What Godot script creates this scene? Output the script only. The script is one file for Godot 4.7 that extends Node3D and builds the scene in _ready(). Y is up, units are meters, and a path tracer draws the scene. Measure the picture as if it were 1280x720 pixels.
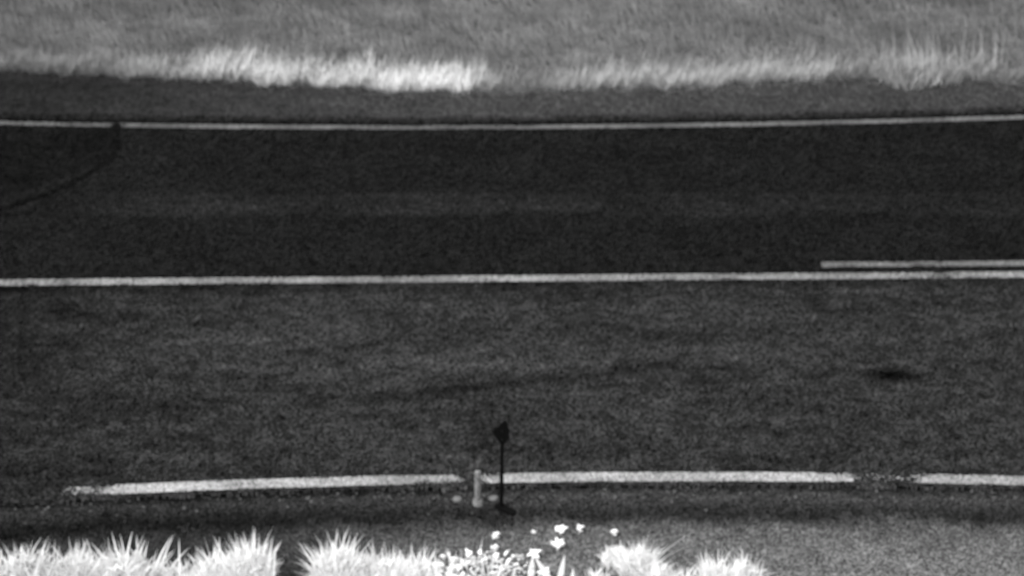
extends Node3D
# A country road seen from above by a monochrome camera: grass bank, two dark lanes, worn painted lines, pale weeds in front.
# Metres; the camera stands at the origin, 12 m up, and looks towards -z. "d" below is the distance -z.

const EXPOSURE := 2.6
var rng := RandomNumberGenerator.new()
var fine := FastNoiseLite.new()
var broad := FastNoiseLite.new()
var used := {}

# ------------------------------------------------------------------ helpers
func numbered(called: String) -> String:
	if not used.has(called):
		used[called] = 0
		return called
	used[called] += 1
	return "%s_%03d" % [called, used[called]]

func tag(o: Node3D, label: String, category: String, group := "", kind := "") -> Node3D:
	o.set_meta("label", label)
	o.set_meta("category", category)
	if group: o.set_meta("group", group)
	if kind: o.set_meta("kind", kind)
	return o

func thing(called: String, label: String, category: String, at: Vector3, group := "") -> Node3D:
	var o := Node3D.new()
	o.name = numbered(called)
	add_child(o)
	o.position = at
	tag(o, label, category, group)
	return o

func mesh_node(called: String, m: Mesh, mat: Material, parent: Node = self) -> MeshInstance3D:
	var o := MeshInstance3D.new()
	o.name = numbered(called) if parent == self else called
	o.mesh = m
	o.material_override = mat
	o.cast_shadow = GeometryInstance3D.SHADOW_CASTING_SETTING_ON
	parent.add_child(o, true)
	return o

func poly(a: float, b: float, c: float, x: float) -> float:
	var q := clampf(x, -7.0, 7.0)
	return a * q * q + b * q + c + (2.0 * a * q + b) * (x - q)

func far_line(x: float) -> float: return poly(0.00509, 0.0123, 22.69, x)
func mid_line(x: float) -> float: return poly(-0.00016, 0.0151, 19.386, x)
func near_line(x: float) -> float: return poly(-0.00693, 0.0234, 15.987, x)
func far_edge(x: float) -> float: return far_line(x) + 0.11
func near_edge(x: float) -> float: return near_line(x) - 0.12

func bank_foot(x: float) -> float:   # where the rough grass of the bank begins
	var px := [-12.0, -6.2, -4.2, -2.3, -0.75, 0.57, 2.46, 3.3, 4.2, 6.1, 12.0]
	var pd := [24.3, 24.14, 23.9, 23.68, 23.52, 23.6, 23.68, 23.8, 23.9, 23.82, 23.9]
	for i in px.size() - 1:
		if x <= px[i + 1] or i == px.size() - 2:
			return lerpf(pd[i], pd[i + 1], clampf((x - px[i]) / (px[i + 1] - px[i]), 0, 1))
	return 23.7

func ground_height(x: float, d: float) -> float:
	var fe := far_edge(x)
	var ne := near_edge(x)
	if d <= fe and d >= ne: return lerpf(-0.03, -0.07, smoothstep(ne, fe, d))
	if d > fe:
		var s := d - fe
		var h := -0.07 + 0.11 * smoothstep(0.0, 0.09, s)
		var t: float = maxf(d - bank_foot(x) - 0.05, 0.0)
		h += 0.30 * (t - 0.35 * (1.0 - exp(-t / 0.35))) * exp(-t / 60.0)
		return h + 0.015 * broad.get_noise_2d(x * 40.0, d * 40.0) * smoothstep(0.1, 0.5, s) + 0.05 * broad.get_noise_2d(x * 9.0 + 50, d * 9.0) * smoothstep(0.9, 1.6, s)
	var u := ne - d
	var g := -0.03 + 0.012 * smoothstep(0.0, 0.06, u) - 0.05 * smoothstep(0.15, 0.5, u)
	return g + 0.012 * broad.get_noise_2d(x * 40.0, d * 40.0) * smoothstep(0.05, 0.4, u)

func gauss(x: float, d: float, cx: float, cd: float, sx: float, sd: float) -> float:
	return exp(-pow((x - cx) / sx, 2.0) - pow((d - cd) / sd, 2.0))

func axis(core: float, step: float, reach: float, middle := 0.0) -> PackedFloat64Array:   # fine in the middle, coarse towards the horizon
	var side := PackedFloat64Array()
	var p := 0.0
	var s := step
	while p < reach:
		side.append(p)
		if p >= core: s *= 1.35
		p += s
	side.append(reach)
	var all := PackedFloat64Array()
	for i in range(side.size() - 1, 0, -1): all.append(middle - side[i])
	for v in side: all.append(middle + v)
	return all

func grid(nx: int, nz: int, verts: PackedVector3Array, cols: PackedColorArray, uvs: PackedVector2Array) -> ArrayMesh:
	var idx := PackedInt32Array()
	idx.resize((nx - 1) * (nz - 1) * 6)
	var k := 0
	for j in nz - 1:
		for i in nx - 1:
			var a := j * nx + i
			idx[k] = a; idx[k + 1] = a + nx; idx[k + 2] = a + 1
			idx[k + 3] = a + 1; idx[k + 4] = a + nx; idx[k + 5] = a + nx + 1
			k += 6
	return array_mesh(verts, idx, cols, uvs)

func array_mesh(verts: PackedVector3Array, idx: PackedInt32Array, cols := PackedColorArray(), uvs := PackedVector2Array()) -> ArrayMesh:
	var arr := []
	arr.resize(Mesh.ARRAY_MAX)
	arr[Mesh.ARRAY_VERTEX] = verts
	arr[Mesh.ARRAY_INDEX] = idx
	if cols.size(): arr[Mesh.ARRAY_COLOR] = cols
	if uvs.size(): arr[Mesh.ARRAY_TEX_UV] = uvs
	var st := SurfaceTool.new()
	st.create_from_arrays(arr)
	st.generate_normals()
	return st.commit()

func grain(side: int, low: float, blur: int, seed_at: int) -> ImageTexture:   # stone chips / soil crumbs: bright and dark specks about a mean
	var r := RandomNumberGenerator.new()
	r.seed = seed_at
	var n := side * side
	var f := PackedFloat32Array()
	f.resize(n)
	for i in n: f[i] = r.randf()
	for pass_ in blur:
		var h := f.duplicate()
		for y in side:
			var row := y * side
			var up := ((y + side - 1) % side) * side
			for x in side:
				h[row + x] = 0.5 * f[row + x] + 0.25 * f[row + (x + 1) % side] + 0.25 * f[up + x]
		f = h
	var b := PackedByteArray()
	b.resize(n)
	var gain := pow(1.55, blur) * 1.3
	for i in n:
		var v := clampf(0.5 + (f[i] - 0.5) * gain, 0.0, 1.0)
		b[i] = int(255.0 * (low + (1.0 - low) * v))
	var im := Image.create_from_data(side, side, false, Image.FORMAT_L8, b)
	return ImageTexture.create_from_image(im)

func surface(tex: Texture2D, bumpy := 0.0) -> StandardMaterial3D:
	var m := StandardMaterial3D.new()
	m.vertex_color_use_as_albedo = true
	m.albedo_texture = tex
	m.roughness = 1.0
	m.metallic_specular = 0.0
	m.texture_repeat = true
	return m

func plain(v: float, rough := 0.9, spec := 0.1) -> StandardMaterial3D:
	var m := StandardMaterial3D.new()
	m.albedo_color = Color(v, v, v).linear_to_srgb()
	m.roughness = rough
	m.metallic_specular = spec
	return m

func leaf_material(v: float, through: float) -> StandardMaterial3D:
	var m := plain(v, 0.8, 0.1)
	m.vertex_color_use_as_albedo = true
	m.cull_mode = BaseMaterial3D.CULL_DISABLED
	m.backlight_enabled = true
	m.backlight = Color(through, through, through)
	return m

# ------------------------------------------------------------------ grass
class Blades:
	var v := PackedVector3Array()
	var i := PackedInt32Array()
	var c := PackedColorArray()
	var tone := 1.0
	func blade(at: Vector3, dir: float, length: float, width: float, lean: float, droop: float, steps := 3, twist := 0.0) -> void:
		var out := Vector3(cos(dir), 0, sin(dir))
		var side := Vector3(-sin(dir + twist), 0, cos(dir + twist))
		var p := at
		var pitch := lean
		var n := v.size()
		for k in steps + 1:
			var t := float(k) / steps
			var w := width * 0.5 * (0.75 + 0.6 * t) if t < 0.4 else width * 0.5 * (1.0 - pow((t - 0.4) / 0.6, 1.6))
			if k == steps:
				v.append(p)
			else:
				v.append(p - side * w); v.append(p + side * w)
				p += (Vector3.UP * cos(pitch) + out * sin(pitch)) * (length / steps)
				pitch += droop / steps
		for k in v.size() - n: c.append(Color(tone, tone, tone))
		for k in steps:
			var a := n + 2 * k
			if k == steps - 1:
				i.append_array([a, a + 1, a + 2])
			else:
				i.append_array([a, a + 1, a + 2, a + 1, a + 3, a + 2])

func commit(b: Blades) -> ArrayMesh: return array_mesh(b.v, b.i, b.c)

func clump(count: int, radius: float, length: float, width: float, spread: float, lean_x := 0.0, steps := 3, dome := 0.0, mixed := 0.0) -> ArrayMesh:
	var b := Blades.new()
	for k in count:
		var a := rng.randf() * TAU
		var r := radius * sqrt(rng.randf())
		b.tone = rng.randf_range(1.0 - mixed, 1.0)
		var own := a + rng.randfn(0.0, 1.1)
		var dirv := Vector2(cos(own), sin(own)) * spread * rng.randf() + Vector2(lean_x, 0)
		b.blade(Vector3(cos(a) * r, -0.02, sin(a) * r), dirv.angle(), length * lerpf(0.35, 1.15, pow(rng.randf(), 1.3)) * (1.0 - dome * r / radius), width * rng.randf_range(0.6, 1.2),
			minf(dirv.length(), 1.2), rng.randf_range(0.1, 0.9 + 0.7 * mixed * 2.0), steps, rng.randf_range(-1.2, 1.2))
	return commit(b)

func scatter(called: String, label: String, mesh: Mesh, mat: Material, places: Array, category := "grass") -> MultiMeshInstance3D:
	# places: [x, d, size, tone]
	var mm := MultiMesh.new()
	mm.transform_format = MultiMesh.TRANSFORM_3D
	mm.use_colors = true
	mm.mesh = mesh
	mm.instance_count = places.size()
	for k in places.size():
		var p: Array = places[k]
		var s: float = p[2]
		var t := Transform3D(Basis(Vector3.UP, rng.randf_range(-0.7, 0.7)).scaled(Vector3(s, s * rng.randf_range(0.85, 1.2), s)), Vector3(p[0], ground_height(p[0], p[1]), -p[1]))
		mm.set_instance_transform(k, t)
		mm.set_instance_color(k, Color(p[3], p[3], p[3]))
	var o := MultiMeshInstance3D.new()
	o.name = numbered(called)
	o.multimesh = mm
	o.material_override = mat
	add_child(o)
	tag(o, label, category, "", "stuff")
	return o

func tussock(called: String, label: String, at: Vector2, radius: float, mass: Array, tall: Array, mat: Material, group: String) -> Node3D:
	# mass: [count, length, width, spread]; tall: blades that stand clear, each [dx, length, width, lean to the right]
	var t := thing(called, label, "grass tussock", Vector3(at.x, ground_height(at.x, at.y), -at.y), group)
	var o := mesh_node("blade_mass", clump(int(mass[0] * 1.7), radius * 1.1, mass[1], mass[2] * 0.9, mass[3] * 0.9, 0.0, 4, 0.35, 0.22), mat, t)
	o.set_meta("kind", "stuff")
	# bent and broken leaf ends tangled all through the clump
	var tangle := Blades.new()
	for k in int(mass[0] * (2.4 if called == "grass_tussock" else 0.6)):
		var a := rng.randf() * TAU
		var q := sqrt(rng.randf())
		var top: float = mass[1] * (0.64 if called == "grass_tussock" else 0.4) * (1.0 - 0.6 * q * q)
		tangle.tone = rng.randf_range(0.7, 1.0)
		tangle.blade(Vector3(cos(a) * q * radius * 1.25, top * sqrt(rng.randf()), sin(a) * q * radius), rng.randf() * TAU, mass[1] * rng.randf_range(0.14, 0.34), mass[2] * rng.randf_range(0.4, 0.9), rng.randf_range(0.0, 1.1), rng.randf_range(-0.4, 1.6), 3, rng.randf_range(-1.5, 1.5))
	o = mesh_node("leaf_tangle", commit(tangle), mat, t)
	o.set_meta("kind", "stuff")
	for s in tall:
		var b := Blades.new()
		var lean: float = s[3]
		b.blade(Vector3.ZERO, 0.0 if lean >= 0 else PI, s[1], s[2], absf(lean) * 0.6, absf(lean) * 0.8, 7, PI * 0.5 + rng.randf_range(-0.5, 0.5))
		var n := mesh_node("blade", commit(b), mat, t)
		n.position = Vector3(s[0], -0.01, rng.randf_range(-0.6, 0.6) * radius)
	return t

func leaf_mesh(length: float, width: float, up: float, curl: float) -> ArrayMesh:   # a broad leaf with a folded midrib, from the origin along +x
	var v := PackedVector3Array()
	var idx := PackedInt32Array()
	var p := Vector3.ZERO
	var a := up
	for k in 7:
		var t := k / 6.0
		var w := width * 0.5 * pow(sin(PI * clampf(t * 0.94 + 0.05, 0, 1)), 0.8)
		v.append_array([p + Vector3(0, w * 0.25, -w), p, p + Vector3(0, w * 0.25, w)])
		p += Vector3(cos(a), sin(a), 0) * length / 6.0
		a -= curl / 6.0
		if k < 6:
			var q := k * 3
			idx.append_array([q, q + 1, q + 3, q + 1, q + 4, q + 3, q + 1, q + 2, q + 4, q + 2, q + 5, q + 4])
	return array_mesh(v, idx)

func rosette(called: String, label: String, at: Vector2, size: float, count: int, mat: Material, group := "", high := 0.0, up := 0.5) -> Node3D:
	var t := thing(called, label, "weed", Vector3(at.x, ground_height(at.x, at.y), -at.y), group)
	if high > 0.02:
		var c := CylinderMesh.new()
		c.top_radius = 0.003; c.bottom_radius = 0.005; c.height = high; c.radial_segments = 6
		var s := mesh_node("stem", c, mat, t)
		s.position.y = high * 0.5
	for k in count:
		var l := mesh_node("leaf", leaf_mesh(size * rng.randf_range(0.5, 1.1), size * rng.randf_range(0.3, 0.6), up * rng.randf_range(0.5, 1.5), rng.randf_range(0.5, 1.3)), mat, t)
		l.rotation.y = TAU * k / count + rng.randf_range(-0.4, 0.4)
		l.position.y = 0.01 + high * (1.0 - 0.5 * float(k) / count)
	return t

# ------------------------------------------------------------------ painted lines
func paint(called: String, label: String, parent: Node, course: Callable, offset: float, width: float, from: float, to: float, tone: float, wear: float, gaps: Array, mat: Material, rows := 10) -> void:
	# a thin skin of paint, crumbled along its rims and missing where it has worn off; gaps: [from, to, how much is gone]
	var step := 0.012
	var v := PackedVector3Array()
	var c := PackedColorArray()
	var idx := PackedInt32Array()
	var uv := PackedVector2Array()
	var n := int((to - from) / step)
	for i in n:
		var x := from + i * step
		var gone := 0.0
		for j in rows:
			var across := (j + 0.5) / rows
			var d: float = course.call(x) + offset + (across - 0.5) * width
			var rim := pow(absf(across - 0.5) * 2.0, 4.0)
			var e := 0.5 + 0.5 * fine.get_noise_2d(x * 90.0, d * 200.0) + 0.4 * broad.get_noise_2d(x * 14.0, d * 60.0)
			var xr := x + 0.09 * fine.get_noise_2d(d * 60.0, 7.0) + 0.05 * fine.get_noise_2d(x * 12.0, d * 90.0)
			gone = 0.0
			for g in gaps:
				gone = maxf(gone, g[2] * smoothstep(g[0] - 0.05, g[0] + 0.05, xr) * (1.0 - smoothstep(g[1] - 0.05, g[1] + 0.05, xr)))
			if e < wear + rim * 0.34 + gone: continue
			var d0 := d - width / rows * 0.5
			var d1 := d + width / rows * 0.5
			var b := v.size()
			v.append_array([Vector3(x, 0.004, -d0), Vector3(x + step, 0.004, -d0), Vector3(x + step, 0.004, -d1), Vector3(x, 0.004, -d1)])
			var q := tone * (1.0 + 0.5 * broad.get_noise_2d(x * 8.0, d * 8.0) + 0.2 * fine.get_noise_2d(x * 60.0 + 90.0, d * 60.0))
			for k in 4:
				c.append(Color(q, q, q))
				uv.append(Vector2(v[b + k].x, v[b + k].z) / 2.2)
			idx.append_array([b, b + 2, b + 1, b, b + 3, b + 2])
	var o := mesh_node(called, array_mesh(v, idx, c, uv), mat, parent)
	o.set_meta("label", label)

# ------------------------------------------------------------------ the scene
func _ready() -> void:
	rng.seed = 4711
	fine.seed = 5
	fine.frequency = 1.0
	fine.fractal_octaves = 2
	broad.seed = 21
	broad.frequency = 0.1
	broad.fractal_octaves = 4

	# camera
	var cam := Camera3D.new()
	var lens := CameraAttributesPhysical.new()
	lens.frustum_focal_length = 92.77
	lens.frustum_focus_distance = 10.0
	lens.frustum_far = 4000.0
	lens.frustum_near = 0.1
	lens.exposure_aperture = 2.9
	cam.position = Vector3(0, 12, 0)
	cam.rotation_degrees.x = -32.0
	cam.attributes = lens
	cam.fov = 14.7414
	cam.far = 4000.0
	cam.current = true
	add_child(cam)

	# sky, light, exposure
	var sky_mat := ProceduralSkyMaterial.new()
	sky_mat.sky_top_color = Color(0.72, 0.72, 0.72)
	sky_mat.sky_horizon_color = Color(0.80, 0.80, 0.80)
	sky_mat.sky_curve = 0.2
	sky_mat.ground_bottom_color = Color(0.25, 0.25, 0.25)
	sky_mat.ground_horizon_color = Color(0.45, 0.45, 0.45)
	sky_mat.sun_angle_max = 1.0
	var env := Environment.new()
	env.background_mode = Environment.BG_SKY
	env.sky = Sky.new()
	env.sky.sky_material = sky_mat
	env.tonemap_mode = Environment.TONE_MAPPER_LINEAR
	env.tonemap_exposure = EXPOSURE
	env.sdfgi_enabled = true
	env.ssao_enabled = true
	env.ssil_enabled = true
	var we := WorldEnvironment.new()
	we.environment = env
	add_child(we)
	var sun := DirectionalLight3D.new()
	sun.light_energy = 0.5
	sun.light_color = Color(1, 1, 1)
	sun.light_angular_distance = 10.0
	sun.shadow_enabled = true
	add_child(sun)
	sun.look_at_from_position(Vector3(-6, 9, 4.5), Vector3.ZERO)

	# materials
	var speck := grain(512, 0.0, 1, 77)
	var crumbs := grain(512, 0.2, 1, 78)
	var asphalt := surface(speck)
	var soil := surface(crumbs)
	var paint_mat := surface(grain(512, 0.45, 2, 79))
	var bank_mat := leaf_material(1.0, 0.3)
	var pale_mat := leaf_material(1.0, 0.6)
	var white_mat := leaf_material(0.97, 0.7)

	build_ground(soil)
	var road := build_road(asphalt)
	build_lines(road, paint_mat, asphalt)
	build_markers()
	build_bank(bank_mat, pale_mat)
	build_verge(white_mat, pale_mat, bank_mat)

func build_ground(mat: Material) -> void:
	var xs := axis(8.0, 0.05, 700.0)
	var zs := axis(6.5, 0.045, 700.0, 20.2)
	var v := PackedVector3Array()
	var c := PackedColorArray()
	var uv := PackedVector2Array()
	for d in zs:
		for x in xs:
			v.append(Vector3(x, ground_height(x, d), -d))
			uv.append(Vector2(x, d) / 3.1)
			var t := 0.06
			var n1 := broad.get_noise_2d(x * 12.0, d * 25.0)
			var n2 := fine.get_noise_2d(x * 6.0, d * 9.0)
			if d > far_edge(x) - 0.05:
				var s := d - far_edge(x)
				t = lerpf(0.046, 0.056, smoothstep(-4.0, 0.0, x)) * (1.0 + 0.3 * n1 + 0.18 * n2) * (1.0 - 0.52 * gauss(x, d, -6.0, 23.5, 2.6, 1.2))  # vignetting painted into the far verge colour towards the left end
				t = lerpf(0.012, t, smoothstep(0.03, 0.13, s))                       # darkest tone in the groove beside the asphalt
				t = lerpf(t, 0.11 * (1.0 + 0.4 * n1), smoothstep(-0.1, 0.25, d - bank_foot(x) + 0.1 * n2))
			elif d < near_edge(x) + 0.05:
				var u := near_edge(x) - d
				var gravel := smoothstep(0.03, 0.1, u + 0.04 * n2) * (1.0 - smoothstep(0.14, 0.34, u + 0.12 * n1)) * (0.5 + 0.5 * smoothstep(-3.0, 1.0, x))
				var lawn := (0.2 + 0.8 * smoothstep(-2.6, 0.6, x)) * smoothstep(0.34, 0.62, u + 0.1 * n1 + 0.05 * n2)
				t = lerpf(0.012, 0.024, smoothstep(-3.0, 1.0, x)) * (1.0 + 0.3 * n1)
				t = lerpf(t, 0.05 * (1.0 + 0.4 * n1 + 0.3 * n2), gravel)
				t = lerpf(t, 0.12 * (1.0 + 0.3 * smoothstep(0.5, 1.2, u)) * (1.0 + 0.3 * n1 + 0.3 * n2), lawn)
			t = maxf(t, 0.008) * 1.62
			c.append(Color(t, t, t))
	var g := mesh_node("ground", grid(xs.size(), zs.size(), v, c, uv), mat)
	tag(g, "grey soil and turf of verges and bank on both sides of the road", "ground", "", "structure")

func build_road(mat: Material) -> Node3D:
	var road := Node3D.new()
	road.name = numbered("road")
	add_child(road)
	tag(road, "dark two-lane asphalt road crossing the picture from left to right", "road", "", "structure")
	var xs := axis(7.5, 0.035, 700.0)
	var rows := 200
	var v := PackedVector3Array()
	var c := PackedColorArray()
	var uv := PackedVector2Array()
	# a skirt on each side makes the slab a step above the soil
	for j in rows + 2:
		for x in xs:
			var n := near_edge(x)
			var f := far_edge(x)
			var ragged := 0.016 * fine.get_noise_2d(x * 9.0, 3.0) + 0.02 * fine.get_noise_2d(x * 2.0, 9.0)
			var d := lerpf(n - ragged, f + ragged, clampf((j - 1.0) / (rows - 1.0), 0, 1))
			v.append(Vector3(x, -0.12 if j == 0 or j == rows + 1 else 0.0, -d))
			uv.append(Vector2(x, d) / 3.07)
			var t := asphalt_tone(x, d) * 2.0
			c.append(Color(t, t, t))
	var o := mesh_node("asphalt", grid(xs.size(), rows + 2, v, c, uv), mat, road)
	o.set_meta("label", "dark worn asphalt, blacker beyond the centre line")
	return road

func asphalt_tone(x: float, d: float) -> float:
	var n1 := broad.get_noise_2d(x * 5.0, d * 22.0)
	var n2 := broad.get_noise_2d(x * 22.0 + 300.0, d * 48.0)
	var n3 := fine.get_noise_2d(x * 5.0, d * 9.0)
	var m := mid_line(x)
	if d > m:   # the darker far lane
		var t := 0.0142 * (1.0 + 0.2 * n1 + 0.16 * n2 + 0.12 * n3)
		t += 0.0085 * smoothstep(20.62, 20.72, d + 0.04 * n1) * (1.0 - smoothstep(21.08, 21.16, d + 0.04 * n2)) * (0.75 + 0.8 * n1) * smoothstep(-5.3, -3.9, x) * (0.45 + 0.55 * smoothstep(3.5, 0.5, x))
		var shadow_edge := clampf(remap(d, 20.4, 21.9, -6.3, -4.5), -7.0, -4.5)
		t *= lerpf(0.74, 1.0, smoothstep(-0.08, 0.02, x - shadow_edge))                            # cast shadow painted into the tone left of the dark strip
		t += 0.004 * gauss(x, d, 1.5, 21.12, 5.0, 0.03)
		return t
	var t := 0.0345 * (1.0 + 0.4 * n1 + 0.55 * n2 + 0.22 * n3)
	t *= lerpf(0.5, 1.0, smoothstep(-6.0, -2.0, x + 0.5 * n1))                            # light falloff towards the left, painted into the lane tone
	t *= 1.0 + 0.3 * gauss(x, d, -0.3, 17.85, 3.4, 0.22) + 0.14 * gauss(x, d, -3.0, 18.2, 1.6, 0.5)
	t *= 1.0 - 0.4 * smoothstep(0.33, 0.12, m - d)                                        # sealed joint under the centre line
	t *= 1.0 - 0.9 * gauss(x, d + 0.05 * (x - 3.6), 3.62, 17.64, 0.27, 0.13)             # oil stain
	t *= 1.0 - 0.25 * gauss(x, d, 3.45, 17.85, 0.2, 0.05)
	for q in [[1.75, 17.51, 0.2, 0.07], [2.22, 17.61, 0.14, 0.06], [1.39, 17.81, 0.32, 0.08], [2.0, 17.75, 0.35, 0.06], [2.9, 17.6, 0.2, 0.07], [0.9, 17.45, 0.25, 0.07]]:
		t *= 1.0 - 0.45 * gauss(x, d, q[0], q[1], q[2], q[3])
	var along := 17.16 + 0.21 * (x + 1.6)                                                 # old tyre mark, running slantwise
	t *= 1.0 - 0.36 * exp(-pow((d - along) / 0.09, 2.0)) * smoothstep(-2.9, -1.4, x) * smoothstep(2.4, 0.8, x)
	return t

func build_lines(road: Node3D, mat: Material, asphalt: Material) -> void:
	paint("edge_line", "thin grey line along the far edge, broken by a gap at left", road, far_line, 0.0, 0.1, -16.0, 16.0, 0.17, 0.16,
		[[-9.0, -4.6, 0.14], [-4.62, -4.5, 1.0], [-0.9, 0.4, 0.08]], mat, 8)
	paint("centre_line", "long pale centre line between the two lanes", road, mid_line, 0.0, 0.125, -16.0, 16.0, 0.285, 0.15,
		[[-9.0, -4.4, 0.1], [4.3, 4.52, 0.42], [2.2, 2.5, 0.12]], mat, 10)
	paint("centre_line", "second centre line that begins at the right", road, mid_line, 0.222, 0.105, 3.2, 16.0, 0.2, 0.14,
		[[3.9, 4.7, 0.12]], mat, 8)
	paint("edge_line", "worn white line along the near edge with two missing stretches", road, near_line, 0.005, 0.14, -16.0, 16.0, 0.45, 0.1,
		[[-9.0, -3.95, 1.0], [-3.96, -3.85, 0.7], [-3.86, -3.74, 0.42], [-3.75, -3.66, 0.75], [-3.68, -3.5, 0.25], [-0.85, -0.45, 0.25], [-0.47, -0.27, 0.8], [-0.25, -0.12, 0.2], [2.75, 3.05, 0.2], [3.04, 3.18, 0.95], [3.14, 3.44, 0.8], [3.4, 3.63, 0.68], [3.6, 3.75, 0.2]], mat, 12)
	# cast shadow edge as a dark strip, from the far line to lower left
	var path := [Vector2(-4.56, 22.76), Vector2(-4.53, 22.5), Vector2(-4.46, 22.2), Vector2(-4.5, 21.9), Vector2(-4.75, 21.5), Vector2(-5.1, 21.1), Vector2(-5.6, 20.75), Vector2(-6.3, 20.4)]
	var v := PackedVector3Array()
	var idx := PackedInt32Array()
	var c := PackedColorArray()
	var curve := Curve2D.new()
	for k in path.size():
		var a: Vector2 = path[maxi(k - 1, 0)]
		var b: Vector2 = path[mini(k + 1, path.size() - 1)]
		curve.add_point(path[k], (a - b) / 6.0, (b - a) / 6.0)
	var pts := curve.get_baked_points()
	var uv := PackedVector2Array()
	for k in pts.size():
		var dir: Vector2 = (pts[mini(k + 1, pts.size() - 1)] - pts[maxi(k - 1, 0)]).normalized()
		var w := lerpf(0.058, 0.038, smoothstep(0.0, 0.35, float(k) / pts.size())) + 0.022 * fine.get_noise_1d(k * 0.7)
		for s in [-1.0, 1.0]:
			var q: Vector2 = pts[k] + Vector2(-dir.y, dir.x) * w * s
			v.append(Vector3(q.x, 0.008, -q.y))
			c.append(Color(0.0165, 0.0165, 0.0165))
			uv.append(q / 3.0)
		if k:
			var b := k * 2
			idx.append_array([b - 2, b - 1, b, b - 1, b + 1, b])
	var o := mesh_node("shadow_strip", array_mesh(v, idx, c, uv), asphalt, road)
	o.set_meta("label", "dark strip painted as a shadow edge, curving left from the far edge line")

func build_markers() -> void:
	var dark := plain(0.005, 0.8, 0.05)
	var t := thing("marker_post", "slim dark post with a small pointed plate at the near edge line", "marker post", Vector3(-0.09, ground_height(-0.09, 15.6) - 0.01, -15.6))
	var c := CylinderMesh.new()
	c.top_radius = 0.016; c.bottom_radius = 0.019; c.height = 0.76; c.radial_segments = 10
	var p := mesh_node("post", c, dark, t)
	p.position.y = 0.38
	p.rotation.z = -0.012
	# a five-cornered plate, broad at the shoulders and pointed above, tapering down to the post
	var outline := PackedVector2Array([Vector2(-0.02, -0.01), Vector2(0.026, -0.005), Vector2(0.058, 0.055), Vector2(0.062, 0.13), Vector2(0.034, 0.225), Vector2(0.018, 0.23), Vector2(-0.04, 0.165), Vector2(-0.09, 0.125), Vector2(-0.072, 0.085)])
	var plate := extrude(outline, 0.012)
	p = mesh_node("plate", plate, dark, t)
	p.position = Vector3(0.005, 0.735, 0.018)
	for y in [0.77, 0.86]:
		var b := SphereMesh.new()
		b.radius = 0.007; b.height = 0.012; b.radial_segments = 8; b.rings = 4
		p = mesh_node("bolt", b, plain(0.01, 0.5, 0.2), t)
		p.position = Vector3(0.004, y, 0.026)
	# a low dark bar that lies askew across the base
	var foot := extrude(PackedVector2Array([Vector2(-0.07, 0.015), Vector2(-0.05, 0.036), Vector2(0.02, 0.032), Vector2(0.135, 0.014), Vector2(0.14, 0.0), Vector2(-0.06, 0.0)]), 0.07)
	p = mesh_node("foot", foot, dark, t)
	p.position = Vector3(0.0, 0.0, 0.0)
	p.rotation.y = -0.55

	var pale := plain(0.25, 0.9, 0.1)
	pale.albedo_texture = grain(64, 0.6, 3, 5)
	var u := thing("stub_post", "short pale stub post at the broken end of the near line", "stub post", Vector3(-0.3, ground_height(-0.3, 15.66) - 0.02, -15.66))
	c = CylinderMesh.new()
	c.top_radius = 0.027; c.bottom_radius = 0.031; c.height = 0.35; c.radial_segments = 14
	p = mesh_node("post", c, pale, u)
	p.position.y = 0.175
	var cap := SphereMesh.new()
	cap.radius = 0.03; cap.height = 0.04; cap.radial_segments = 14; cap.rings = 6
	p = mesh_node("cap", cap, pale, u)
	p.position.y = 0.352
	var base := CylinderMesh.new()
	base.top_radius = 0.04; base.bottom_radius = 0.055; base.height = 0.06; base.radial_segments = 14
	p = mesh_node("collar", base, pale, u)
	p.position.y = 0.03
	# pale stones lying beside it
	var seen := ["pale flat stone on the gravel left of the stub post", "pale small stone between the stub post and the dark post"]
	var at := [Vector2(-0.48, 15.7), Vector2(-0.165, 15.71)]
	for k in 2:
		var s := SphereMesh.new()
		s.radius = 0.045; s.height = 0.035; s.radial_segments = 9; s.rings = 5
		var st := SurfaceTool.new()
		st.create_from(s, 0)
		var mdt := MeshDataTool.new()
		mdt.create_from_surface(st.commit(), 0)
		for q in mdt.get_vertex_count():
			var w := mdt.get_vertex(q)
			mdt.set_vertex(q, w * (1.0 + 0.35 * fine.get_noise_3d(w.x * 14 + k * 5, w.y * 14, w.z * 14)))
		var am := ArrayMesh.new()
		mdt.commit_to_surface(am)
		st = SurfaceTool.new()
		st.create_from(am, 0)
		st.generate_normals()
		var o := mesh_node("stone", st.commit(), plain(0.13), self)
		o.position = Vector3(at[k].x, ground_height(at[k].x, at[k].y) + 0.008, -at[k].y)
		tag(o, seen[k], "stone", "stones at the near road edge")

	# loose chippings along the near edge of the asphalt
	var places := []
	for k in 1100:
		var x := rng.randf_range(-9.0, 9.0)
		var d := near_edge(x) - absf(rng.randfn(0.05, 0.12))
		places.append([x, d, 0.5 + 1.6 * pow(rng.randf(), 4.0), rng.randf_range(0.02, 0.1)])
	var chip := SphereMesh.new()
	chip.radius = 0.009; chip.height = 0.012; chip.radial_segments = 6; chip.rings = 3
	var chips := plain(1.0)
	chips.vertex_color_use_as_albedo = true
	scatter("gravel", "loose stone chippings along the near edge of the asphalt", chip, chips, places, "gravel")

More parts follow.
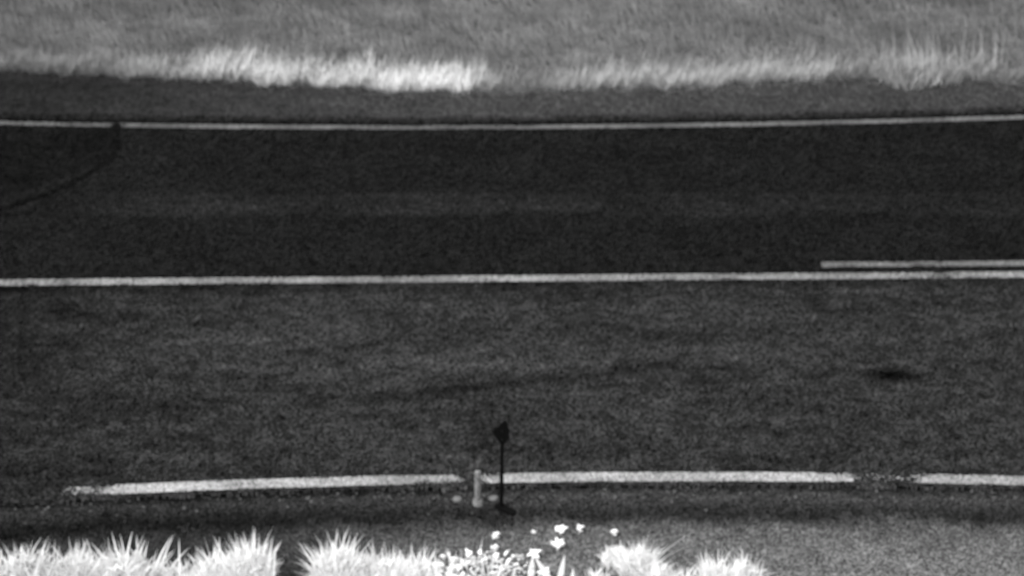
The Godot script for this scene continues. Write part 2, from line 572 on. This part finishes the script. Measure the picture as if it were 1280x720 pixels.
func extrude(outline: PackedVector2Array, thick: float) -> ArrayMesh:   # a plate with a narrow bevel all round, centred on z = 0
	var st := SurfaceTool.new()
	st.begin(Mesh.PRIMITIVE_TRIANGLES)
	st.set_smooth_group(-1)
	var mid := Vector2.ZERO
	for p in outline: mid += p / outline.size()
	var inner := PackedVector2Array()
	for p in outline: inner.append(p + (mid - p) * 0.08)
	var tri := Geometry2D.triangulate_polygon(inner)
	var h := thick * 0.5
	for k in range(0, tri.size(), 3):
		for q in [0, 1, 2]: st.add_vertex(Vector3(inner[tri[k + q]].x, inner[tri[k + q]].y, h))
		for q in [2, 1, 0]: st.add_vertex(Vector3(inner[tri[k + q]].x, inner[tri[k + q]].y, -h))
	var rings := [[inner, h], [outline, h * 0.5], [outline, -h * 0.5], [inner, -h]]
	for r in 3:
		for k in outline.size():
			var k2 := (k + 1) % outline.size()
			var a: Vector2 = rings[r][0][k]
			var b: Vector2 = rings[r][0][k2]
			var c: Vector2 = rings[r + 1][0][k]
			var d: Vector2 = rings[r + 1][0][k2]
			var za: float = rings[r][1]
			var zc: float = rings[r + 1][1]
			for w in [Vector3(a.x, a.y, za), Vector3(c.x, c.y, zc), Vector3(b.x, b.y, za), Vector3(b.x, b.y, za), Vector3(c.x, c.y, zc), Vector3(d.x, d.y, zc)]:
				st.add_vertex(w)
	st.generate_normals()
	return st.commit()

func build_bank(mat: Material, pale: Material) -> void:
	# the rough grass of the slope, thinning out beyond the picture
	var places := []
	for k in 24000:
		var x := rng.randf_range(-10.0, 10.0)
		var d := bank_foot(x) + 3.8 * pow(rng.randf(), 0.85)
		var n := broad.get_noise_2d(x * 9.0, d * 14.0)
		places.append([x, d, rng.randf_range(0.7, 1.2), 0.235 * (1.0 + 0.55 * n - 0.12 + 0.25 * exp(-pow((x - 1.0) / 3.6, 2.0)) + rng.randf_range(-0.12, 0.15))])  # corner falloff put into the grass tone, brightest near the middle
	for k in 5000:
		var x := rng.randf_range(-40.0, 40.0)
		var d := bank_foot(x) + rng.randf_range(0.3, 22.0)
		if absf(x) < 9.5 and d < 27.3: continue
		places.append([x, d, rng.randf_range(1.2, 2.4), 0.25 * rng.randf_range(0.7, 1.3)])
	scatter("bank_grass", "mid-grey rough grass covering the bank beyond the road", clump(16, 0.1, 0.17, 0.0055, 0.6, -0.4), mat, places)

	# pale dry grass along the foot of the bank, densest left of the middle
	places = []
	for k in 9000:
		var x := rng.randf_range(-8.0, 8.0)
		var n := broad.get_noise_2d(x * 16.0, 7.0)
		var bright := smoothstep(-5.0, -3.5, x + 0.5 * n) * smoothstep(-0.1, -0.7, x)
		var medium := smoothstep(0.1, 0.9, x) * smoothstep(4.4, 3.4, x)
		var dense := 0.2 + 0.3 * smoothstep(-4.2, -5.2, x) + 0.75 * bright + 0.5 * medium
		dense *= 0.8 + 0.8 * n
		if rng.randf() > dense: continue
		var w := absf(rng.randfn(0.0, 0.13 + 0.17 * bright + 0.1 * medium))
		var d := bank_foot(x) + 0.03 + 0.13 * fine.get_noise_1d(x * 2.3) + 0.08 * fine.get_noise_1d(x * 9.0 + 40.0) + w
		var tone := 0.29 + 0.55 * bright * (0.75 + 0.3 * smoothstep(-2.6, -0.9, x)) + 0.22 * medium
		tone = lerpf(tone, 0.26, smoothstep(0.12 + 0.15 * bright, 0.5 + 0.15 * bright, w))
		places.append([x, d, rng.randf_range(0.7, 1.2), tone * rng.randf_range(0.8, 1.15)])
	scatter("pale_grass", "pale dry grass in a band along the foot of the bank", clump(14, 0.07, 0.19, 0.007, 0.75, -0.3), pale, places)

	# the grass thins out raggedly over the shoulder
	places = []
	for k in 2600:
		var x := rng.randf_range(-8.0, 8.0)
		var out := absf(rng.randfn(0.0, 0.11)) * (0.6 + 0.9 * smoothstep(-3.5, 0.5, x))
		places.append([x, bank_foot(x) + 0.08 + 0.13 * fine.get_noise_1d(x * 2.3) - out, rng.randf_range(0.3, 0.75) * (1.0 - smoothstep(0.0, 0.5, out)), rng.randf_range(0.07, 0.3)])
	scatter("shoulder_grass", "thin low grass straying over the far shoulder", clump(12, 0.07, 0.13, 0.007, 1.0, -0.2), mat, places)

	# tall pale clumps with seed stalks near the right end
	var dry := leaf_material(0.46, 0.5)
	var spots := [[4.72, 23.92, 0.32, "tall pale grass clump on the bank at right, brightest and broadest of its row", 300], [5.12, 23.98, 0.26, "tall pale grass clump right of the brightest clump on the bank", 150], [5.5, 24.06, 0.22, "thin tall grass clump farthest right on the bank", 70]]
	for s in spots:
		var tall := []
		for k in 12: tall.append([rng.randf_range(-0.38, 0.38), rng.randf_range(0.45, 0.72), 0.008, rng.randf_range(-0.35, 0.05)])
		tussock("tall_grass", s[3], Vector2(s[0], s[1]), s[2] * 1.15, [s[4], 0.36, 0.009, 0.5], tall, dry, "tall pale clumps at the foot of the bank")

func build_verge(white: Material, pale: Material, mat: Material) -> void:
	# short turf this side of the road
	var places := []
	for k in 15000:
		var x := rng.randf_range(-9.0, 9.0)
		var d := rng.randf_range(13.2, 15.42)
		var u := near_edge(x) - d
		if u < 0.4 + 0.12 * broad.get_noise_2d(x * 12.0, d * 12.0): continue
		var n := broad.get_noise_2d(x * 14.0, d * 14.0)
		places.append([x, d, rng.randf_range(0.6, 1.3), 0.24 * (1.0 + 0.6 * n + rng.randf_range(-0.4, 0.6)) * (1.0 + 0.35 * smoothstep(0.5, 1.2, u)) * lerpf(0.45, 1.0, smoothstep(-2.6, 0.4, x))])
	scatter("turf", "short grey turf on the near verge at right", clump(12, 0.05, 0.06, 0.006, 0.9, 0.0, 3, 0.0, 0.6), mat, places)

	var g := "pale grass tussocks along the near verge"
	var dull := leaf_material(0.86, 0.7)
	var grey := leaf_material(0.45, 0.5)
	var list := [
		[-4.42, 14.5, 0.16, [90, 0.36, 0.02, 0.6], [[0.05, 0.5, 0.022, -0.15]], "pale tussock cut by the left edge of the picture"],
		[-4.05, 14.52, 0.18, [130, 0.4, 0.02, 0.75], [[-0.1, 0.5, 0.022, -0.3], [0.02, 0.52, 0.024, 0.35], [-0.04, 0.46, 0.02, 0.6]], "pale spreading tussock, second from the left edge"],
		[-3.66, 14.53, 0.17, [160, 0.36, 0.02, 0.65], [[-0.02, 0.55, 0.024, 0.3], [0.06, 0.52, 0.022, 0.5]], "dense rounded pale tussock left of the tallest slanting blades"],
		[-3.25, 14.5, 0.2, [190, 0.4, 0.02, 0.8], [[-0.02, 0.62, 0.026, 0.22], [0.2, 0.62, 0.026, 0.42], [0.26, 0.55, 0.022, 0.35], [0.3, 0.52, 0.02, 0.6]], "pale tussock with broad blades slanting to the right"],
		[-2.8, 14.5, 0.14, [110, 0.27, 0.014, 0.75], [[0.02, 0.6, 0.022, 0.06], [0.1, 0.42, 0.02, 0.7]], "low pale tussock with one upright blade"],
		[-2.48, 14.52, 0.17, [170, 0.34, 0.014, 0.6], [[0.0, 0.52, 0.022, 0.1], [-0.06, 0.48, 0.02, -0.2]], "bright tussock just left of the tall forked one"],
		[-2.2, 14.52, 0.14, [260, 0.45, 0.015, 0.42], [[-0.14, 0.58, 0.024, -0.25], [-0.04, 0.57, 0.022, 0.12], [0.06, 0.64, 0.024, -0.14], [0.14, 0.6, 0.022, 0.15], [0.2, 0.54, 0.022, 0.1]], "tall bright tussock with several forked tips left of the bare gap"],
		[-1.47, 14.52, 0.14, [330, 0.45, 0.015, 0.42], [[-0.1, 0.56, 0.022, -0.4], [0.0, 0.6, 0.022, 0.0], [0.1, 0.58, 0.022, 0.15]], "brightest tall tussock right of the bare gap"],
		[-1.1, 14.5, 0.2, [300, 0.34, 0.013, 0.65], [[0.02, 0.42, 0.018, 0.3]], "low white tussock between the tall bright one and the leafy weed"],
		[-0.8, 14.52, 0.15, [200, 0.32, 0.013, 0.65], [[0.05, 0.46, 0.014, 0.3]], "low white tussock touching the left side of the leafy weed"],
		[0.72, 14.5, 0.06, [26, 0.24, 0.012, 0.5], [[-0.06, 0.27, 0.014, -0.1], [0.02, 0.29, 0.014, -0.3]], "small spiky tuft left of the big white tussock"],
		[0.91, 14.9, 0.11, [200, 0.17, 0.012, 1.0], [[-0.08, 0.2, 0.014, -0.8], [0.03, 0.24, 0.014, -0.1]], "squat white tussock set a little back, joined to the stalky one"],
		[1.06, 14.68, 0.1, [240, 0.33, 0.012, 0.7], [[0.05, 0.56, 0.014, 0.9], [0.07, 0.62, 0.014, 0.75], [0.04, 0.48, 0.014, 1.2]], "big white tussock with thin stalks reaching right"],
		[1.22, 14.46, 0.1, [120, 0.34, 0.012, 0.4], [[0.08, 0.38, 0.014, 0.3]], "narrow white tuft at the right foot of the big white tussock"],
		[1.44, 14.48, 0.07, [36, 0.26, 0.013, 0.5], [[0.0, 0.3, 0.016, -0.12], [0.1, 0.28, 0.014, 0.5]], "small spiky white tuft right of the big tussock"],
		[1.68, 14.5, 0.09, [110, 0.34, 0.013, 0.45], [[-0.04, 0.4, 0.018, -0.15], [0.06, 0.36, 0.016, 0.2]], "upright white tuft, left one of a close pair"],
		[1.94, 14.5, 0.1, [120, 0.34, 0.013, 0.45], [[-0.06, 0.42, 0.018, 0.0], [0.1, 0.42, 0.018, 0.12]], "upright white tuft, right one of a close pair"],
		[2.18, 14.45, 0.05, [16, 0.2, 0.012, 0.5], [[0.0, 0.22, 0.012, 0.2]], "tiny white tuft farthest right on the near verge"],
	]
	for s in list:
		tussock("grass_tussock", s[5], Vector2(s[0], s[1]), s[2] * 1.15, [s[3][0], s[3][1] * (1.0 if s[5].begins_with("squat") else 1.32), s[3][2], s[3][3] * (1.0 if s[5].begins_with("squat") else 0.8)], s[4], dull if s[0] < -2.6 else white, g)

	# broad-leaved weed in the middle
	var t := thing("leafy_weed", "broad-leaved pale weed with many small leaves left of centre", "weed", Vector3(-0.28, ground_height(-0.28, 14.6), -14.6))
	for k in 280:
		var a := rng.randf() * TAU
		var r := 0.42 * sqrt(rng.randf())
		var h := rng.randf_range(0.06, 0.34) * (1.0 - 0.8 * r)
		var l := mesh_node("leaf", leaf_mesh(rng.randf_range(0.03, 0.075), rng.randf_range(0.012, 0.032), rng.randf_range(-0.2, 1.0), rng.randf_range(0.4, 1.4)), grey if k % 3 == 0 else white, t)
		l.position = Vector3(cos(a) * r, h, sin(a) * r * 0.45)
		l.rotation = Vector3(rng.randf_range(-0.4, 0.4), -a + rng.randf_range(-0.8, 0.8), 0)
	for k in 34:
		var b := Blades.new()
		b.blade(Vector3.ZERO, rng.randf() * TAU, rng.randf_range(0.2, 0.4), 0.008, rng.randf_range(0.1, 0.8), 0.3, 5)
		var s := mesh_node("stem", commit(b), white, t)
		s.position = Vector3(rng.randf_range(-0.3, 0.22), 0, rng.randf_range(-0.1, 0.1))
	# little weeds between the tussocks
	var little := [
		[0.19, 14.93, 0.075, 6, "small bright leafy weed right of the big broad-leaved weed", 0.05],
		[0.39, 15.06, 0.07, 7, "small bright star-shaped weed in the middle of the verge turf", 0.05],
		[0.42, 15.27, 0.075, 5, "small bright weed, larger of the upper pair nearest the road", 0.04],
		[0.585, 15.29, 0.05, 4, "small bright weed, smaller of the upper pair nearest the road", 0.04],
		[0.19, 15.27, 0.03, 3, "tiny pale weed left of the upper pair nearest the road", 0.02],
		[-0.14, 15.2, 0.05, 4, "small pale weed just above the broad-leaved weed, upper one", 0.04],
		[-0.15, 15.02, 0.045, 4, "small pale weed at the right rim of the broad-leaved weed, lower one", 0.05],
		[0.27, 14.68, 0.07, 5, "small white weed cut by the lower edge of the picture", 0.05],
		[0.88, 15.25, 0.045, 3, "faint small weed above the big white tussock", 0.03],
	]
	for s in little:
		rosette("small_weed", s[4], Vector2(s[0], s[1]), s[2], s[3] + 6, white if s[2] > 0.06 else dull, "small weeds on the near verge", s[5], 0.6)
	# two plants of a few upright long leaves
	for s in [[0.155, 14.6, [[0.0, 0.3, 0.06, 0.05]], "single upright lance-shaped leaf beside the small white weeds"],
			[0.36, 14.55, [[-0.01, 0.38, 0.06, -0.4], [0.03, 0.36, 0.05, 0.12], [0.14, 0.22, 0.035, 0.05]], "white forked plant of long pointed leaves"]]:
		var q := thing("long_leaved_plant", s[3], "plant", Vector3(s[0], ground_height(s[0], s[1]), -s[1]))
		for f in s[2]:
			var b := Blades.new()
			b.blade(Vector3.ZERO, 0.0 if f[3] >= 0 else PI, f[1], f[2], absf(f[3]), absf(f[3]) * 0.3, 7, PI * 0.5)
			var n := mesh_node("leaf", commit(b), white, q)
			n.position.x = f[0]
